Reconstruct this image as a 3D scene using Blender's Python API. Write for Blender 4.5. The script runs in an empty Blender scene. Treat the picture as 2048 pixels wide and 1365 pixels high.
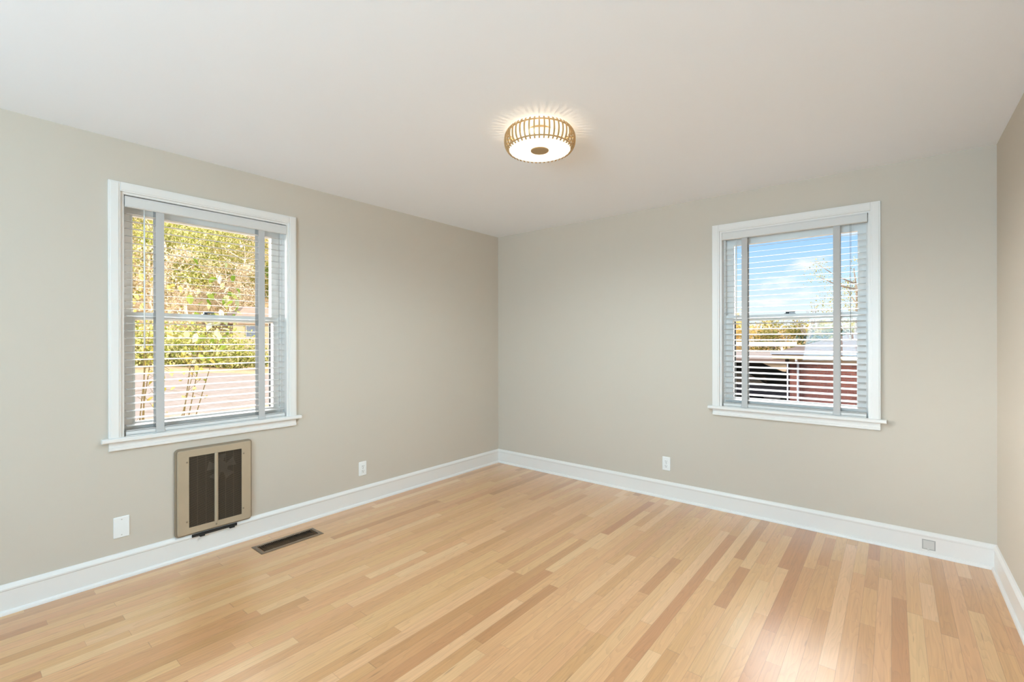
import bpy, bmesh, math, random
from mathutils import Vector, Matrix, Euler, noise as mnoise

scene = bpy.context.scene
COL = scene.collection
PI = math.pi
rnd = random.Random(7)

# ------------------------------------------------------------------ camera
YAW, PITCH, ROLL = math.radians(39.308), math.radians(-0.035), math.radians(-0.084)
CAM = Vector((3.3242, -3.8223, 1.3171))
fw = Vector((-math.sin(YAW)*math.cos(PITCH), math.cos(YAW)*math.cos(PITCH), math.sin(PITCH)))
rt = Vector((math.cos(YAW), math.sin(YAW), 0))
up = rt.cross(fw)
rt2 = rt*math.cos(ROLL)+up*math.sin(ROLL)
up2 = -rt*math.sin(ROLL)+up*math.cos(ROLL)
cd = bpy.data.cameras.new('camera')
cd.sensor_width = 36.0
cd.lens = 931.28/2048*36.0
cd.clip_start = 0.02
cd.clip_end = 2000
cam = bpy.data.objects.new('camera', cd)
M = Matrix((rt2, up2, -fw)).transposed().to_4x4()
M.translation = CAM
cam.matrix_world = M
COL.objects.link(cam)
scene.camera = cam

# ------------------------------------------------------------------ view + light
scene.view_settings.view_transform = 'Standard'
scene.view_settings.look = 'None'
scene.view_settings.gamma = 1.0
scene.view_settings.exposure = 0.23
scene.view_settings.use_curve_mapping = False
scene.cycles.max_bounces = 14
scene.cycles.diffuse_bounces = 8
scene.cycles.transparent_max_bounces = 24
scene.cycles.use_denoising = True
scene.cycles.sample_clamp_indirect = 6.0

def make_world():
    w = bpy.data.worlds.new('sky')
    scene.world = w
    w.use_nodes = True
    nt = w.node_tree
    nt.nodes.clear()
    N, L = nt.nodes.new, nt.links.new
    out = N('ShaderNodeOutputWorld'); bg = N('ShaderNodeBackground')
    tc = N('ShaderNodeTexCoord'); sep = N('ShaderNodeSeparateXYZ')
    L(tc.outputs['Generated'], sep.inputs[0])
    ramp = N('ShaderNodeValToRGB')
    L(sep.outputs['Z'], ramp.inputs[0])
    cr = ramp.color_ramp
    cr.elements[0].position = 0.0; cr.elements[0].color = (0.86, 0.90, 0.95, 1)
    cr.elements[1].position = 1.0; cr.elements[1].color = (0.30, 0.52, 0.95, 1)
    for p, c in ((0.05, (0.76, 0.86, 0.96, 1)), (0.11, (0.52, 0.74, 0.97, 1)), (0.20, (0.30, 0.57, 0.96, 1))):
        e = cr.elements.new(p); e.color = c
    # fair-weather clouds: noise stretched sideways
    mp = N('ShaderNodeMapping'); mp.inputs['Scale'].default_value = (5.5, 5.5, 22)
    mp.inputs['Location'].default_value = (0.0, 0.35, 0.55)
    L(tc.outputs['Generated'], mp.inputs[0])
    nz = N('ShaderNodeTexNoise'); nz.inputs['Scale'].default_value = 1.0
    nz.inputs['Detail'].default_value = 7; nz.inputs['Roughness'].default_value = 0.55
    L(mp.outputs[0], nz.inputs['Vector'])
    # one puffy cloud above the neighbour's roof
    sub = N('ShaderNodeVectorMath'); sub.operation = 'SUBTRACT'; sub.inputs[1].default_value = (-0.128, 0.982, 0.1385)
    L(tc.outputs['Generated'], sub.inputs[0])
    scl = N('ShaderNodeVectorMath'); scl.operation = 'MULTIPLY'; scl.inputs[1].default_value = (22, 5, 75)
    L(sub.outputs[0], scl.inputs[0])
    ln = N('ShaderNodeVectorMath'); ln.operation = 'LENGTH'; L(scl.outputs[0], ln.inputs[0])
    blob = N('ShaderNodeMapRange'); blob.inputs['From Min'].default_value = 1.4; blob.inputs['From Max'].default_value = 0.0
    blob.inputs['To Min'].default_value = 0.0; blob.inputs['To Max'].default_value = 0.22
    L(ln.outputs['Value'], blob.inputs['Value'])
    add = N('ShaderNodeMath'); add.operation = 'ADD'
    L(nz.outputs['Fac'], add.inputs[0]); L(blob.outputs[0], add.inputs[1])
    cmask = N('ShaderNodeMapRange'); cmask.inputs['From Min'].default_value = 0.56; cmask.inputs['From Max'].default_value = 0.70
    L(add.outputs[0], cmask.inputs['Value'])
    mix = N('ShaderNodeMix'); mix.data_type = 'RGBA'
    L(cmask.outputs[0], mix.inputs['Factor']); L(ramp.outputs[0], mix.inputs[6])
    mix.inputs[7].default_value = (0.97, 0.96, 0.97, 1)
    # bright patches added to the unseen sky to light the room and floor
    strength = SKY
    for d, amp, edge in SKY_GLOWS:
        d = Vector(d).normalized()
        dp = N('ShaderNodeVectorMath'); dp.operation = 'DOT_PRODUCT'; dp.inputs[1].default_value = d
        L(tc.outputs['Generated'], dp.inputs[0])
        mr = N('ShaderNodeMapRange'); mr.interpolation_type = 'SMOOTHSTEP'
        mr.inputs['From Min'].default_value = edge; mr.inputs['From Max'].default_value = 0.985
        mr.inputs['To Min'].default_value = 0.0; mr.inputs['To Max'].default_value = amp
        L(dp.outputs['Value'], mr.inputs['Value'])
        ad_ = N('ShaderNodeMath'); ad_.operation = 'ADD'
        if isinstance(strength, float): ad_.inputs[0].default_value = strength
        else: L(strength, ad_.inputs[0])
        L(mr.outputs[0], ad_.inputs[1]); strength = ad_.outputs[0]
    hz = N('ShaderNodeMapRange'); hz.inputs['From Min'].default_value = SKY; hz.inputs['From Max'].default_value = SKY+1.0
    L(strength, hz.inputs['Value'])
    mix2 = N('ShaderNodeMix'); mix2.data_type = 'RGBA'
    L(hz.outputs[0], mix2.inputs['Factor']); L(mix.outputs[2], mix2.inputs[6])
    mix2.inputs[7].default_value = (1.0, 0.97, 0.95, 1)
    L(mix2.outputs[2], bg.inputs['Color']); L(strength, bg.inputs['Strength'])
    L(bg.outputs[0], out.inputs[0])

SKY = 1.0
SKY_GLOWS = (((-0.12, 0.84, 0.56), 13.0, 0.935), ((-0.80, 0.33, 0.56), 12.0, 0.935), ((-0.87, -0.46, 0.15), 60.0, 0.965), ((0.93, 0.36, 0.10), 55.0, 0.955))
make_world()

sd = bpy.data.lights.new('sun', 'SUN'); sd.energy = 1.7; sd.angle = math.radians(0.6); sd.color = (1.0, 0.96, 0.91)
sun = bpy.data.objects.new('sun', sd); COL.objects.link(sun)
sun.rotation_euler = Vector((0.08, 0.74, -0.66)).to_track_quat('-Z', 'Y').to_euler()

# blue area lamps added behind the camera to fill the room
def fill_light(name, loc, aim, w, h, watts, col):
    ad = bpy.data.lights.new(name, 'AREA'); ad.shape = 'RECTANGLE'
    ad.size = w; ad.size_y = h; ad.energy = watts; ad.color = col
    o = bpy.data.objects.new(name, ad); COL.objects.link(o)
    o.location = loc; o.rotation_euler = Vector(aim).to_track_quat('-Z', 'Y').to_euler()
fill_light('rear_window_daylight', (2.80, -6.50, 1.45), (0.0, 1.0, 1.15), 1.5, 1.5, 158.0, (0.49, 0.785, 1.0))
fill_light('side_window_daylight', (-0.08, -4.90, 1.48), (1.0, 0.25, 0.45), 1.15, 1.3, 3.0, (0.5, 0.78, 1.0))

# ------------------------------------------------------------------ materials
def s2l(c):
    return tuple((v/255/12.92 if v/255 <= 0.04045 else ((v/255+0.055)/1.055)**2.4) for v in c)

def mat(name, rgb, rough=0.5, metal=0.0, spec=0.5, srgb=True, bump=None, vary=None, coat=0.0, transl=None):
    m = bpy.data.materials.new(name); m.use_nodes = True
    nt = m.node_tree; b = nt.nodes['Principled BSDF']
    c = s2l(rgb) if srgb else rgb
    b.inputs['Base Color'].default_value = (*c, 1)
    b.inputs['Roughness'].default_value = rough
    b.inputs['Metallic'].default_value = metal
    b.inputs['Specular IOR Level'].default_value = spec
    b.inputs['Coat Weight'].default_value = coat
    tc = nt.nodes.new('ShaderNodeTexCoord')
    if vary:
        sc, amt = vary
        nz = nt.nodes.new('ShaderNodeTexNoise'); nz.inputs['Scale'].default_value = sc; nz.inputs['Detail'].default_value = 5
        nt.links.new(tc.outputs['Object'], nz.inputs['Vector'])
        hsv = nt.nodes.new('ShaderNodeHueSaturation'); hsv.inputs['Color'].default_value = (*c, 1)
        mr = nt.nodes.new('ShaderNodeMapRange'); mr.inputs['From Min'].default_value = 0.3; mr.inputs['From Max'].default_value = 0.7
        mr.inputs['To Min'].default_value = 1-amt; mr.inputs['To Max'].default_value = 1+amt
        nt.links.new(nz.outputs['Fac'], mr.inputs['Value']); nt.links.new(mr.outputs[0], hsv.inputs['Value'])
        nt.links.new(hsv.outputs[0], b.inputs['Base Color'])
    if bump:
        sc, st = bump
        nz = nt.nodes.new('ShaderNodeTexNoise'); nz.inputs['Scale'].default_value = sc; nz.inputs['Detail'].default_value = 3
        nt.links.new(tc.outputs['Object'], nz.inputs['Vector'])
        bp = nt.nodes.new('ShaderNodeBump'); bp.inputs['Strength'].default_value = st; bp.inputs['Distance'].default_value = 0.002
        nt.links.new(nz.outputs['Fac'], bp.inputs['Height']); nt.links.new(bp.outputs[0], b.inputs['Normal'])
    return m

def leaf_mat(name, cols, scale=3.0, transl=0.35):
    m = bpy.data.materials.new(name); m.use_nodes = True
    nt = m.node_tree; nt.nodes.clear(); N, L = nt.nodes.new, nt.links.new
    out = N('ShaderNodeOutputMaterial')
    geo = N('ShaderNodeNewGeometry')
    r = N('ShaderNodeValToRGB'); L(geo.outputs['Random Per Island'], r.inputs[0])
    cr = r.color_ramp
    for i, c in enumerate(cols):
        pos = i/(len(cols)-1)
        if i == 0: e = cr.elements[0]; e.position = 0
        elif i == len(cols)-1: e = cr.elements[-1]; e.position = 1
        else: e = cr.elements.new(pos)
        e.color = (*s2l(c), 1)
    d = N('ShaderNodeBsdfDiffuse'); t = N('ShaderNodeBsdfTranslucent')
    L(r.outputs[0], d.inputs[0]); L(r.outputs[0], t.inputs[0])
    mx = N('ShaderNodeMixShader'); mx.inputs[0].default_value = transl
    L(d.outputs[0], mx.inputs[1]); L(t.outputs[0], mx.inputs[2]); L(mx.outputs[0], out.inputs[0])
    return m

def emis_mat(name, rgb, strength, base=(1, 1, 1)):
    m = bpy.data.materials.new(name); m.use_nodes = True
    b = m.node_tree.nodes['Principled BSDF']
    b.inputs['Base Color'].default_value = (*base, 1); b.inputs['Roughness'].default_value = 0.4
    b.inputs['Emission Color'].default_value = (*rgb, 1); b.inputs['Emission Strength'].default_value = strength
    return m

def glass_mat(name):
    m = bpy.data.materials.new(name); m.use_nodes = True
    nt = m.node_tree; nt.nodes.clear(); N, L = nt.nodes.new, nt.links.new
    out = N('ShaderNodeOutputMaterial'); tr = N('ShaderNodeBsdfTransparent'); gl = N('ShaderNodeBsdfGlossy')
    tr.inputs[0].default_value = (0.99, 1.0, 0.995, 1)
    gl.inputs['Roughness'].default_value = 0.02
    fr = N('ShaderNodeFresnel'); fr.inputs[0].default_value = 1.25
    mx = N('ShaderNodeMixShader'); L(fr.outputs[0], mx.inputs[0]); L(tr.outputs[0], mx.inputs[1]); L(gl.outputs[0], mx.inputs[2])
    L(mx.outputs[0], out.inputs[0])
    return m

def floor_mat():
    m = bpy.data.materials.new('oak_strip_floor'); m.use_nodes = True
    nt = m.node_tree; N, L = nt.nodes.new, nt.links.new
    b = nt.nodes['Principled BSDF']
    def math_(op, a, bb=None, clamp=False):
        n = N('ShaderNodeMath'); n.operation = op; n.use_clamp = clamp
        for i, v in enumerate((a, bb)):
            if v is None: continue
            if isinstance(v, (int, float)): n.inputs[i].default_value = v
            else: L(v, n.inputs[i])
        return n.outputs[0]
    tc = N('ShaderNodeTexCoord'); sp = N('ShaderNodeSeparateXYZ'); L(tc.outputs['Object'], sp.inputs[0])
    x, y = sp.outputs['X'], sp.outputs['Y']
    W = 0.0572
    u = math_('DIVIDE', x, W); row = math_('FLOOR', u); fu = math_('FRACT', u)
    wn = N('ShaderNodeTexWhiteNoise'); wn.noise_dimensions = '1D'; L(row, wn.inputs['W'])
    wsep = N('ShaderNodeSeparateColor'); L(wn.outputs['Color'], wsep.inputs[0])
    ln = math_('ADD', math_('MULTIPLY', wsep.outputs[0], 0.7), 0.55)
    yy = math_('ADD', y, math_('MULTIPLY', wsep.outputs[1], 5.0))
    # wobble so that boards in one row get unequal lengths
    wob = math_('MULTIPLY', math_('SINE', math_('ADD', math_('MULTIPLY', yy, 2.3), math_('MULTIPLY', row, 1.7))), 0.22)
    v = math_('DIVIDE', math_('ADD', yy, wob), ln); idx = math_('FLOOR', v); fv = math_('FRACT', v)
    cmb = N('ShaderNodeCombineXYZ'); L(row, cmb.inputs[0]); L(idx, cmb.inputs[1])
    wn2 = N('ShaderNodeTexWhiteNoise'); wn2.noise_dimensions = '3D'; L(cmb.outputs[0], wn2.inputs['Vector'])
    s2 = N('ShaderNodeSeparateColor'); L(wn2.outputs['Color'], s2.inputs[0])
    ramp = N('ShaderNodeValToRGB'); L(s2.outputs[0], ramp.inputs[0])
    cr = ramp.color_ramp
    cols = [(0.0, (186, 130, 82)), (0.12, (200, 147, 96)), (0.4, (212, 160, 109)), (0.75, (217, 167, 117)), (1.0, (225, 181, 134))]
    cr.elements[0].position, cr.elements[0].color = 0.0, (*s2l(cols[0][1]), 1)
    cr.elements[1].position, cr.elements[1].color = 1.0, (*s2l(cols[-1][1]), 1)
    for p, c in cols[1:-1]:
        e = cr.elements.new(p); e.color = (*s2l(c), 1)
    # grain
    gx = math_('ADD', math_('MULTIPLY', x, 85.0), math_('MULTIPLY', s2.outputs[1], 90.0))
    gy = math_('ADD', math_('MULTIPLY', y, 1.9), math_('MULTIPLY', s2.outputs[2], 70.0))
    gc = N('ShaderNodeCombineXYZ'); L(gx, gc.inputs[0]); L(gy, gc.inputs[1])
    gn = N('ShaderNodeTexNoise'); gn.inputs['Scale'].default_value = 1.0; gn.inputs['Detail'].default_value = 6; gn.inputs['Roughness'].default_value = 0.6
    gn.inputs['Distortion'].default_value = 0.6
    L(gc.outputs[0], gn.inputs['Vector'])
    # cathedral figure: contour lines of a slow noise
    fx = math_('ADD', math_('MULTIPLY', x, 13.0), math_('MULTIPLY', s2.outputs[2], 33.0))
    fy = math_('ADD', math_('MULTIPLY', y, 1.15), math_('MULTIPLY', s2.outputs[0], 51.0))
    fc = N('ShaderNodeCombineXYZ'); L(fx, fc.inputs[0]); L(fy, fc.inputs[1])
    fn = N('ShaderNodeTexNoise'); fn.inputs['Scale'].default_value = 1.0; fn.inputs['Detail'].default_value = 2.0
    L(fc.outputs[0], fn.inputs['Vector'])
    rings = math_('FRACT', math_('MULTIPLY', fn.outputs['Fac'], 15.0))
    rings = math_('POWER', rings, 2.5)
    val = math_('ADD', math_('ADD', 0.84, math_('MULTIPLY', gn.outputs['Fac'], 0.36)), math_('MULTIPLY', rings, -0.11))
    # dark mineral streaks and pin knots
    kx = math_('MULTIPLY', x, 60.0); ky = math_('MULTIPLY', y, 5.0)
    kc = N('ShaderNodeCombineXYZ'); L(math_('ADD', kx, math_('MULTIPLY', row, 3.3)), kc.inputs[0]); L(ky, kc.inputs[1])
    kn = N('ShaderNodeTexNoise'); kn.inputs['Scale'].default_value = 1.0; kn.inputs['Detail'].default_value = 1.0
    L(kc.outputs[0], kn.inputs['Vector'])
    kmr = N('ShaderNodeMapRange'); kmr.inputs['From Min'].default_value = 0.71; kmr.inputs['From Max'].default_value = 0.82
    kmr.inputs['To Min'].default_value = 1.0; kmr.inputs['To Max'].default_value = 0.62
    L(kn.outputs['Fac'], kmr.inputs['Value'])
    val = math_('MULTIPLY', val, kmr.outputs[0])
    # seams
    e1 = math_('MINIMUM', fu, math_('SUBTRACT', 1.0, fu))
    sm = N('ShaderNodeMapRange'); sm.inputs['From Min'].default_value = 0.0; sm.inputs['From Max'].default_value = 0.022
    sm.inputs['To Min'].default_value = 0.0; sm.inputs['To Max'].default_value = 1.0
    L(e1, sm.inputs['Value'])
    e2 = math_('MULTIPLY', math_('MINIMUM', fv, math_('SUBTRACT', 1.0, fv)), ln)
    sm2 = N('ShaderNodeMapRange'); sm2.inputs['From Min'].default_value = 0.0; sm2.inputs['From Max'].default_value = 0.0014
    L(e2, sm2.inputs['Value'])
    seam = math_('MULTIPLY', sm.outputs[0], sm2.outputs[0])
    val = math_('MULTIPLY', val, math_('ADD', 0.64, math_('MULTIPLY', seam, 0.36)))
    hsv = N('ShaderNodeHueSaturation'); L(ramp.outputs[0], hsv.inputs['Color']); L(val, hsv.inputs['Value'])
    hs = math_('ADD', 0.496, math_('MULTIPLY', s2.outputs[1], 0.010)); L(hs, hsv.inputs['Hue'])
    L(hsv.outputs[0], b.inputs['Base Color'])
    b.inputs['Roughness'].default_value = 0.36
    b.inputs['Specular IOR Level'].default_value = 0.5
    b.inputs['Coat Weight'].default_value = 1.0
    b.inputs['Coat IOR'].default_value = 1.65
    b.inputs['Coat Roughness'].default_value = 0.27
    bp = N('ShaderNodeBump'); bp.inputs['Strength'].default_value = 0.25; bp.inputs['Distance'].default_value = 0.0012
    L(seam, bp.inputs['Height']); L(bp.outputs[0], b.inputs['Normal'])
    return m

def brick_mat(name, c1, c2, mortar, scale):
    m = bpy.data.materials.new(name); m.use_nodes = True
    nt = m.node_tree; N, L = nt.nodes.new, nt.links.new
    b = nt.nodes['Principled BSDF']; b.inputs['Roughness'].default_value = 0.9
    tc = N('ShaderNodeTexCoord'); sp = N('ShaderNodeSeparateXYZ'); L(tc.outputs['Object'], sp.inputs[0])
    ad_ = N('ShaderNodeMath'); ad_.operation = 'ADD'; L(sp.outputs['X'], ad_.inputs[0]); L(sp.outputs['Y'], ad_.inputs[1])
    cb = N('ShaderNodeCombineXYZ'); L(ad_.outputs[0], cb.inputs[0]); L(sp.outputs['Z'], cb.inputs[1])
    br = N('ShaderNodeTexBrick'); L(cb.outputs[0], br.inputs['Vector'])
    br.inputs['Color1'].default_value = (*s2l(c1), 1); br.inputs['Color2'].default_value = (*s2l(c2), 1); br.inputs['Mortar'].default_value = (*s2l(mortar), 1)
    br.inputs['Scale'].default_value = 1.0; br.inputs['Brick Width'].default_value = 0.215; br.inputs['Row Height'].default_value = 0.075
    br.inputs['Mortar Size'].default_value = 0.008
    L(br.outputs['Color'], b.inputs['Base Color'])
    return m

def ground_mat():
    m = bpy.data.materials.new('yard_ground'); m.use_nodes = True
    nt = m.node_tree; N, L = nt.nodes.new, nt.links.new
    b = nt.nodes['Principled BSDF']; b.inputs['Roughness'].default_value = 1.0; b.inputs['Specular IOR Level'].default_value = 0.0
    tc = N('ShaderNodeTexCoord'); sp = N('ShaderNodeSeparateXYZ'); L(tc.outputs['Object'], sp.inputs[0])
    nz = N('ShaderNodeTexNoise'); nz.inputs['Scale'].default_value = 3.0; nz.inputs['Detail'].default_value = 10; nz.inputs['Roughness'].default_value = 0.7
    L(tc.outputs['Object'], nz.inputs['Vector'])
    gr = N('ShaderNodeValToRGB'); L(nz.outputs['Fac'], gr.inputs[0])
    cr = gr.color_ramp
    cr.elements[0].position = 0.30; cr.elements[0].color = (*s2l((120, 118, 58)), 1)
    cr.elements[1].position = 0.70; cr.elements[1].color = (*s2l((196, 172, 142)), 1)
    e = cr.elements.new(0.44); e.color = (*s2l((178, 148, 110)), 1)
    e = cr.elements.new(0.56); e.color = (*s2l((196, 166, 130)), 1)
    # pale gravel lane running beside the house
    big = N('ShaderNodeTexNoise'); big.inputs['Scale'].default_value = 0.35; big.inputs['Detail'].default_value = 3
    L(tc.outputs['Object'], big.inputs['Vector'])
    xa = N('ShaderNodeMath'); xa.operation = 'MULTIPLY_ADD'; L(big.outputs['Fac'], xa.inputs[0]); xa.inputs[1].default_value = 5.0; L(sp.outputs['X'], xa.inputs[2])
    a1 = N('ShaderNodeMapRange'); a1.inputs['From Min'].default_value = -7.0; a1.inputs['From Max'].default_value = -8.2; L(xa.outputs[0], a1.inputs['Value'])
    a2 = N('ShaderNodeMapRange'); a2.inputs['From Min'].default_value = -24; a2.inputs['From Max'].default_value = -22; L(xa.outputs[0], a2.inputs['Value'])
    mu = N('ShaderNodeMath'); mu.operation = 'MULTIPLY'; L(a1.outputs[0], mu.inputs[0]); L(a2.outputs[0], mu.inputs[1])
    lane = N('ShaderNodeValToRGB'); L(nz.outputs['Fac'], lane.inputs[0])
    cr = lane.color_ramp
    cr.elements[0].position = 0.25; cr.elements[0].color = (*s2l((140, 120, 102)), 1)
    cr.elements[1].position = 0.62; cr.elements[1].color = (*s2l((158, 144, 134)), 1)
    mx = N('ShaderNodeMix'); mx.data_type = 'RGBA'; L(mu.outputs[0], mx.inputs['Factor']); L(gr.outputs[0], mx.inputs[6]); L(lane.outputs[0], mx.inputs[7])
    # dark asphalt beside the neighbour's house
    b1 = N('ShaderNodeMapRange'); b1.inputs['From Min'].default_value = 11.5; b1.inputs['From Max'].default_value = 12.0; L(sp.outputs['Y'], b1.inputs['Value'])
    b2 = N('ShaderNodeMapRange'); b2.inputs['From Min'].default_value = 26.0; b2.inputs['From Max'].default_value = 25.0; L(sp.outputs['Y'], b2.inputs['Value'])
    b3 = N('ShaderNodeMapRange'); b3.inputs['From Min'].default_value = -9.0; b3.inputs['From Max'].default_value = -8.0; L(sp.outputs['X'], b3.inputs['Value'])
    m1 = N('ShaderNodeMath'); m1.operation = 'MULTIPLY'; L(b1.outputs[0], m1.inputs[0]); L(b2.outputs[0], m1.inputs[1])
    m2 = N('ShaderNodeMath'); m2.operation = 'MULTIPLY'; L(m1.outputs[0], m2.inputs[0]); L(b3.outputs[0], m2.inputs[1])
    mx2 = N('ShaderNodeMix'); mx2.data_type = 'RGBA'; L(m2.outputs[0], mx2.inputs['Factor']); L(mx.outputs[2], mx2.inputs[6])
    mx2.inputs[7].default_value = (*s2l((74, 74, 88)), 1)
    L(mx2.outputs[2], b.inputs['Base Color'])
    return m

MT = {}
MT['wall'] = mat('greige_wall_paint', (202, 193, 180), 0.75, spec=0.25, bump=(220, 0.05))
MT['ceiling'] = mat('white_ceiling_paint', (241, 244, 250), 0.9, spec=0.1, bump=(120, 0.04))
MT['trim'] = mat('white_trim_paint', (232, 229, 225), 0.35, spec=0.45)
MT['sash'] = mat('white_window_vinyl', (243, 242, 239), 0.4)
MT['blind'] = mat('white_blind_slat', (216, 214, 211), 0.38)
MT['slat'] = mat('off_white_slat', (202, 200, 197), 0.4)
MT['tape'] = mat('white_ladder_tape', (192, 190, 188), 0.9, spec=0.1, bump=(900, 0.2))
MT['cord'] = mat('grey_cord', (150, 148, 145), 0.8)
MT['wand'] = mat('clear_white_wand', (240, 240, 236), 0.2)
MT['plastic'] = mat('white_plastic', (238, 238, 236), 0.35)
MT['slot'] = mat('dark_slot', (60, 56, 54), 0.7)
MT['shadowgap'] = mat('dark_gap', (52, 50, 48), 0.8)
MT['tan'] = mat('tan_enamel', (176, 158, 134), 0.42, bump=(60, 0.05), vary=(9, 0.03))
MT['tan_rim'] = mat('tan_rim_enamel', (140, 124, 104), 0.42)
MT['grille'] = mat('brown_grille_wire', (98, 86, 72), 0.45, metal=0.3)
MT['dark'] = mat('dark_brown_inside', (38, 33, 29), 0.8)
MT['fan'] = mat('fan_metal', (96, 90, 84), 0.5, metal=0.4)
MT['register'] = mat('brown_register_metal', (132, 112, 92), 0.4, metal=0.4)
MT['louver'] = mat('dark_brown_louver', (60, 48, 36), 0.5, metal=0.3)
MT['steel'] = mat('steel', (170, 168, 165), 0.3, metal=1.0)
MT['lock'] = mat('bronze_lock', (70, 76, 80), 0.4, metal=0.6)
MT['brass'] = mat('antique_brass', (186, 156, 112), 0.4, metal=0.45)
MT['screen'] = mat('dark_screen_frame', (52, 54, 52), 0.6)
MT['glass'] = glass_mat('window_glass')
MT['floor'] = floor_mat()
MT['lampdrum'] = emis_mat('lit_drum_shade', (1.0, 0.82, 0.56), 0.8, (0.9, 0.85, 0.75))
MT['lampglass'] = emis_mat('lit_bottom_glass', (1.0, 0.93, 0.78), 0.75, (0.9, 0.88, 0.82))
MT['baseold'] = mat('painted_metal_cover', (205, 203, 198), 0.55)

# ------------------------------------------------------------------ mesh helpers
FL = lambda u, d, z: Vector((d, u, z))           # left wall: u = y, d into the room = +x
FB = lambda u, d, z: Vector((u, -d, z))          # back wall: u = x, d into the room = -y
FN = lambda x, y, z: Vector((x, y, z))

class MB:
    def __init__(self, frame=FN):
        self.bm = bmesh.new(); self.f = frame
    def v(self, a, b, c): return self.bm.verts.new(self.f(a, b, c))
    def box(self, u0, u1, d0, d1, z0, z1):
        V = [self.v(u, d, z) for z in (z0, z1) for d in (d0, d1) for u in (u0, u1)]
        for q in ((0, 2, 3, 1), (4, 5, 7, 6), (0, 1, 5, 4), (2, 6, 7, 3), (0, 4, 6, 2), (1, 3, 7, 5)):
            self.bm.faces.new([V[i] for i in q])
        return self
    def prism(self, pts, a0, a1, order):
        """closed 2-D profile pts extruded from a0 to a1; order(p,q,a) -> (u,d,z)"""
        A = [self.v(*order(p, q, a0)) for p, q in pts]; B = [self.v(*order(p, q, a1)) for p, q in pts]
        n = len(pts)
        for i in range(n):
            self.bm.faces.new([A[i], A[(i+1) % n], B[(i+1) % n], B[i]])
        self.bm.faces.new(A[::-1]); self.bm.faces.new(B)
        return self
    def ring(self, o, i, d0, d1):
        """rectangular frame: outer (u0,u1,z0,z1), inner likewise, between depths"""
        def loop(r, d): return [self.v(r[0], d, r[2]), self.v(r[1], d, r[2]), self.v(r[1], d, r[3]), self.v(r[0], d, r[3])]
        a, b, c, e = loop(o, d0), loop(i, d0), loop(o, d1), loop(i, d1)
        for k in range(4):
            j = (k+1) % 4
            self.bm.faces.new([a[k], a[j], b[j], b[k]]); self.bm.faces.new([c[k], e[k], e[j], c[j]])
            self.bm.faces.new([a[k], c[k], c[j], a[j]]); self.bm.faces.new([b[k], b[j], e[j], e[k]])
        return self
    def rrect(self, u0, u1, z0, z1, r, prof, seg=6, hole=None, back=True):
        """rounded-rectangle plate: prof = [(inset, depth)...]; optional rectangular hole list is not cut, last loop is capped"""
        def loop(ins, d):
            R = max(r-ins, 0.0005); out = []
            for cx, cz, a in ((u1-ins-R, z1-ins-R, 0), (u0+ins+R, z1-ins-R, 90), (u0+ins+R, z0+ins+R, 180), (u1-ins-R, z0+ins+R, 270)):
                for k in range(seg+1):
                    t = math.radians(a+90*k/seg); out.append(self.v(cx+R*math.cos(t), d, cz+R*math.sin(t)))
            return out
        loops = [loop(*p) for p in prof]; n = len(loops[0])
        for A, B in zip(loops, loops[1:]):
            for i in range(n): self.bm.faces.new([A[i], A[(i+1) % n], B[(i+1) % n], B[i]])
        if back: self.bm.faces.new(loops[0][::-1])
        if hole is None: self.bm.faces.new(loops[-1])
        return loops[-1]
    def lathe(self, prof, seg=48, c=(0, 0), closed=False):
        rings = []
        for r, z in prof:
            rings.append([self.v(c[0]+r*math.cos(2*PI*k/seg), c[1]+r*math.sin(2*PI*k/seg), z) for k in range(seg)])
        if closed: rings.append(rings[0])
        for A, B in zip(rings, rings[1:]):
            for i in range(seg): self.bm.faces.new([A[i], A[(i+1) % seg], B[(i+1) % seg], B[i]])
        if not closed:
            self.bm.faces.new(rings[0][::-1]); self.bm.faces.new(rings[-1])
        return self
    def tube(self, pts, radii, seg=6):
        P = [Vector(self.f(*p)) for p in pts]
        if isinstance(radii, (int, float)): radii = [radii]*len(P)
        rings = []
        for i, p in enumerate(P):
            t = (P[min(i+1, len(P)-1)]-P[max(i-1, 0)]).normalized()
            a = t.orthogonal().normalized() if i == 0 else (prev - t*prev.dot(t)).normalized()
            prev = a; b = t.cross(a)
            rings.append([self.bm.verts.new(p+(a*math.cos(2*PI*k/seg)+b*math.sin(2*PI*k/seg))*radii[i]) for k in range(seg)])
        for A, B in zip(rings, rings[1:]):
            for i in range(seg): self.bm.faces.new([A[i], A[(i+1) % seg], B[(i+1) % seg], B[i]])
        self.bm.faces.new(rings[0][::-1]); self.bm.faces.new(rings[-1])
        return self
    def build(self, name, m, parent=None, smooth=False, bevel=0.0, recalc=True):
        off = parent_world(parent)
        if recalc: bmesh.ops.recalc_face_normals(self.bm, faces=self.bm.faces)
        if off.length: bmesh.ops.translate(self.bm, verts=self.bm.verts, vec=-off)
        me = bpy.data.meshes.new(name); self.bm.to_mesh(me); self.bm.free()
        me.materials.append(m)
        if smooth:
            for p in me.polygons: p.use_smooth = True
        o = bpy.data.objects.new(name, me); COL.objects.link(o)
        if parent: o.parent = parent
        if bevel:
            bv = o.modifiers.new('edge', 'BEVEL'); bv.width = bevel; bv.segments = 2; bv.limit_method = 'ANGLE'
        return o

def parent_world(p):
    v = Vector((0, 0, 0))
    while p: v += p.location; p = p.parent
    return v

def empty(name, loc):
    o = bpy.data.objects.new(name, None); o.location = loc; o.empty_display_size = 0.1
    COL.objects.link(o); return o

def tag(o, label, cat, group=None, kind=None):
    o['label'] = label; o['category'] = cat
    if group: o['group'] = group
    if kind: o['kind'] = kind
    return o

def struct(o, label, cat):
    return tag(o, label, cat, kind='structure')

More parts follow.
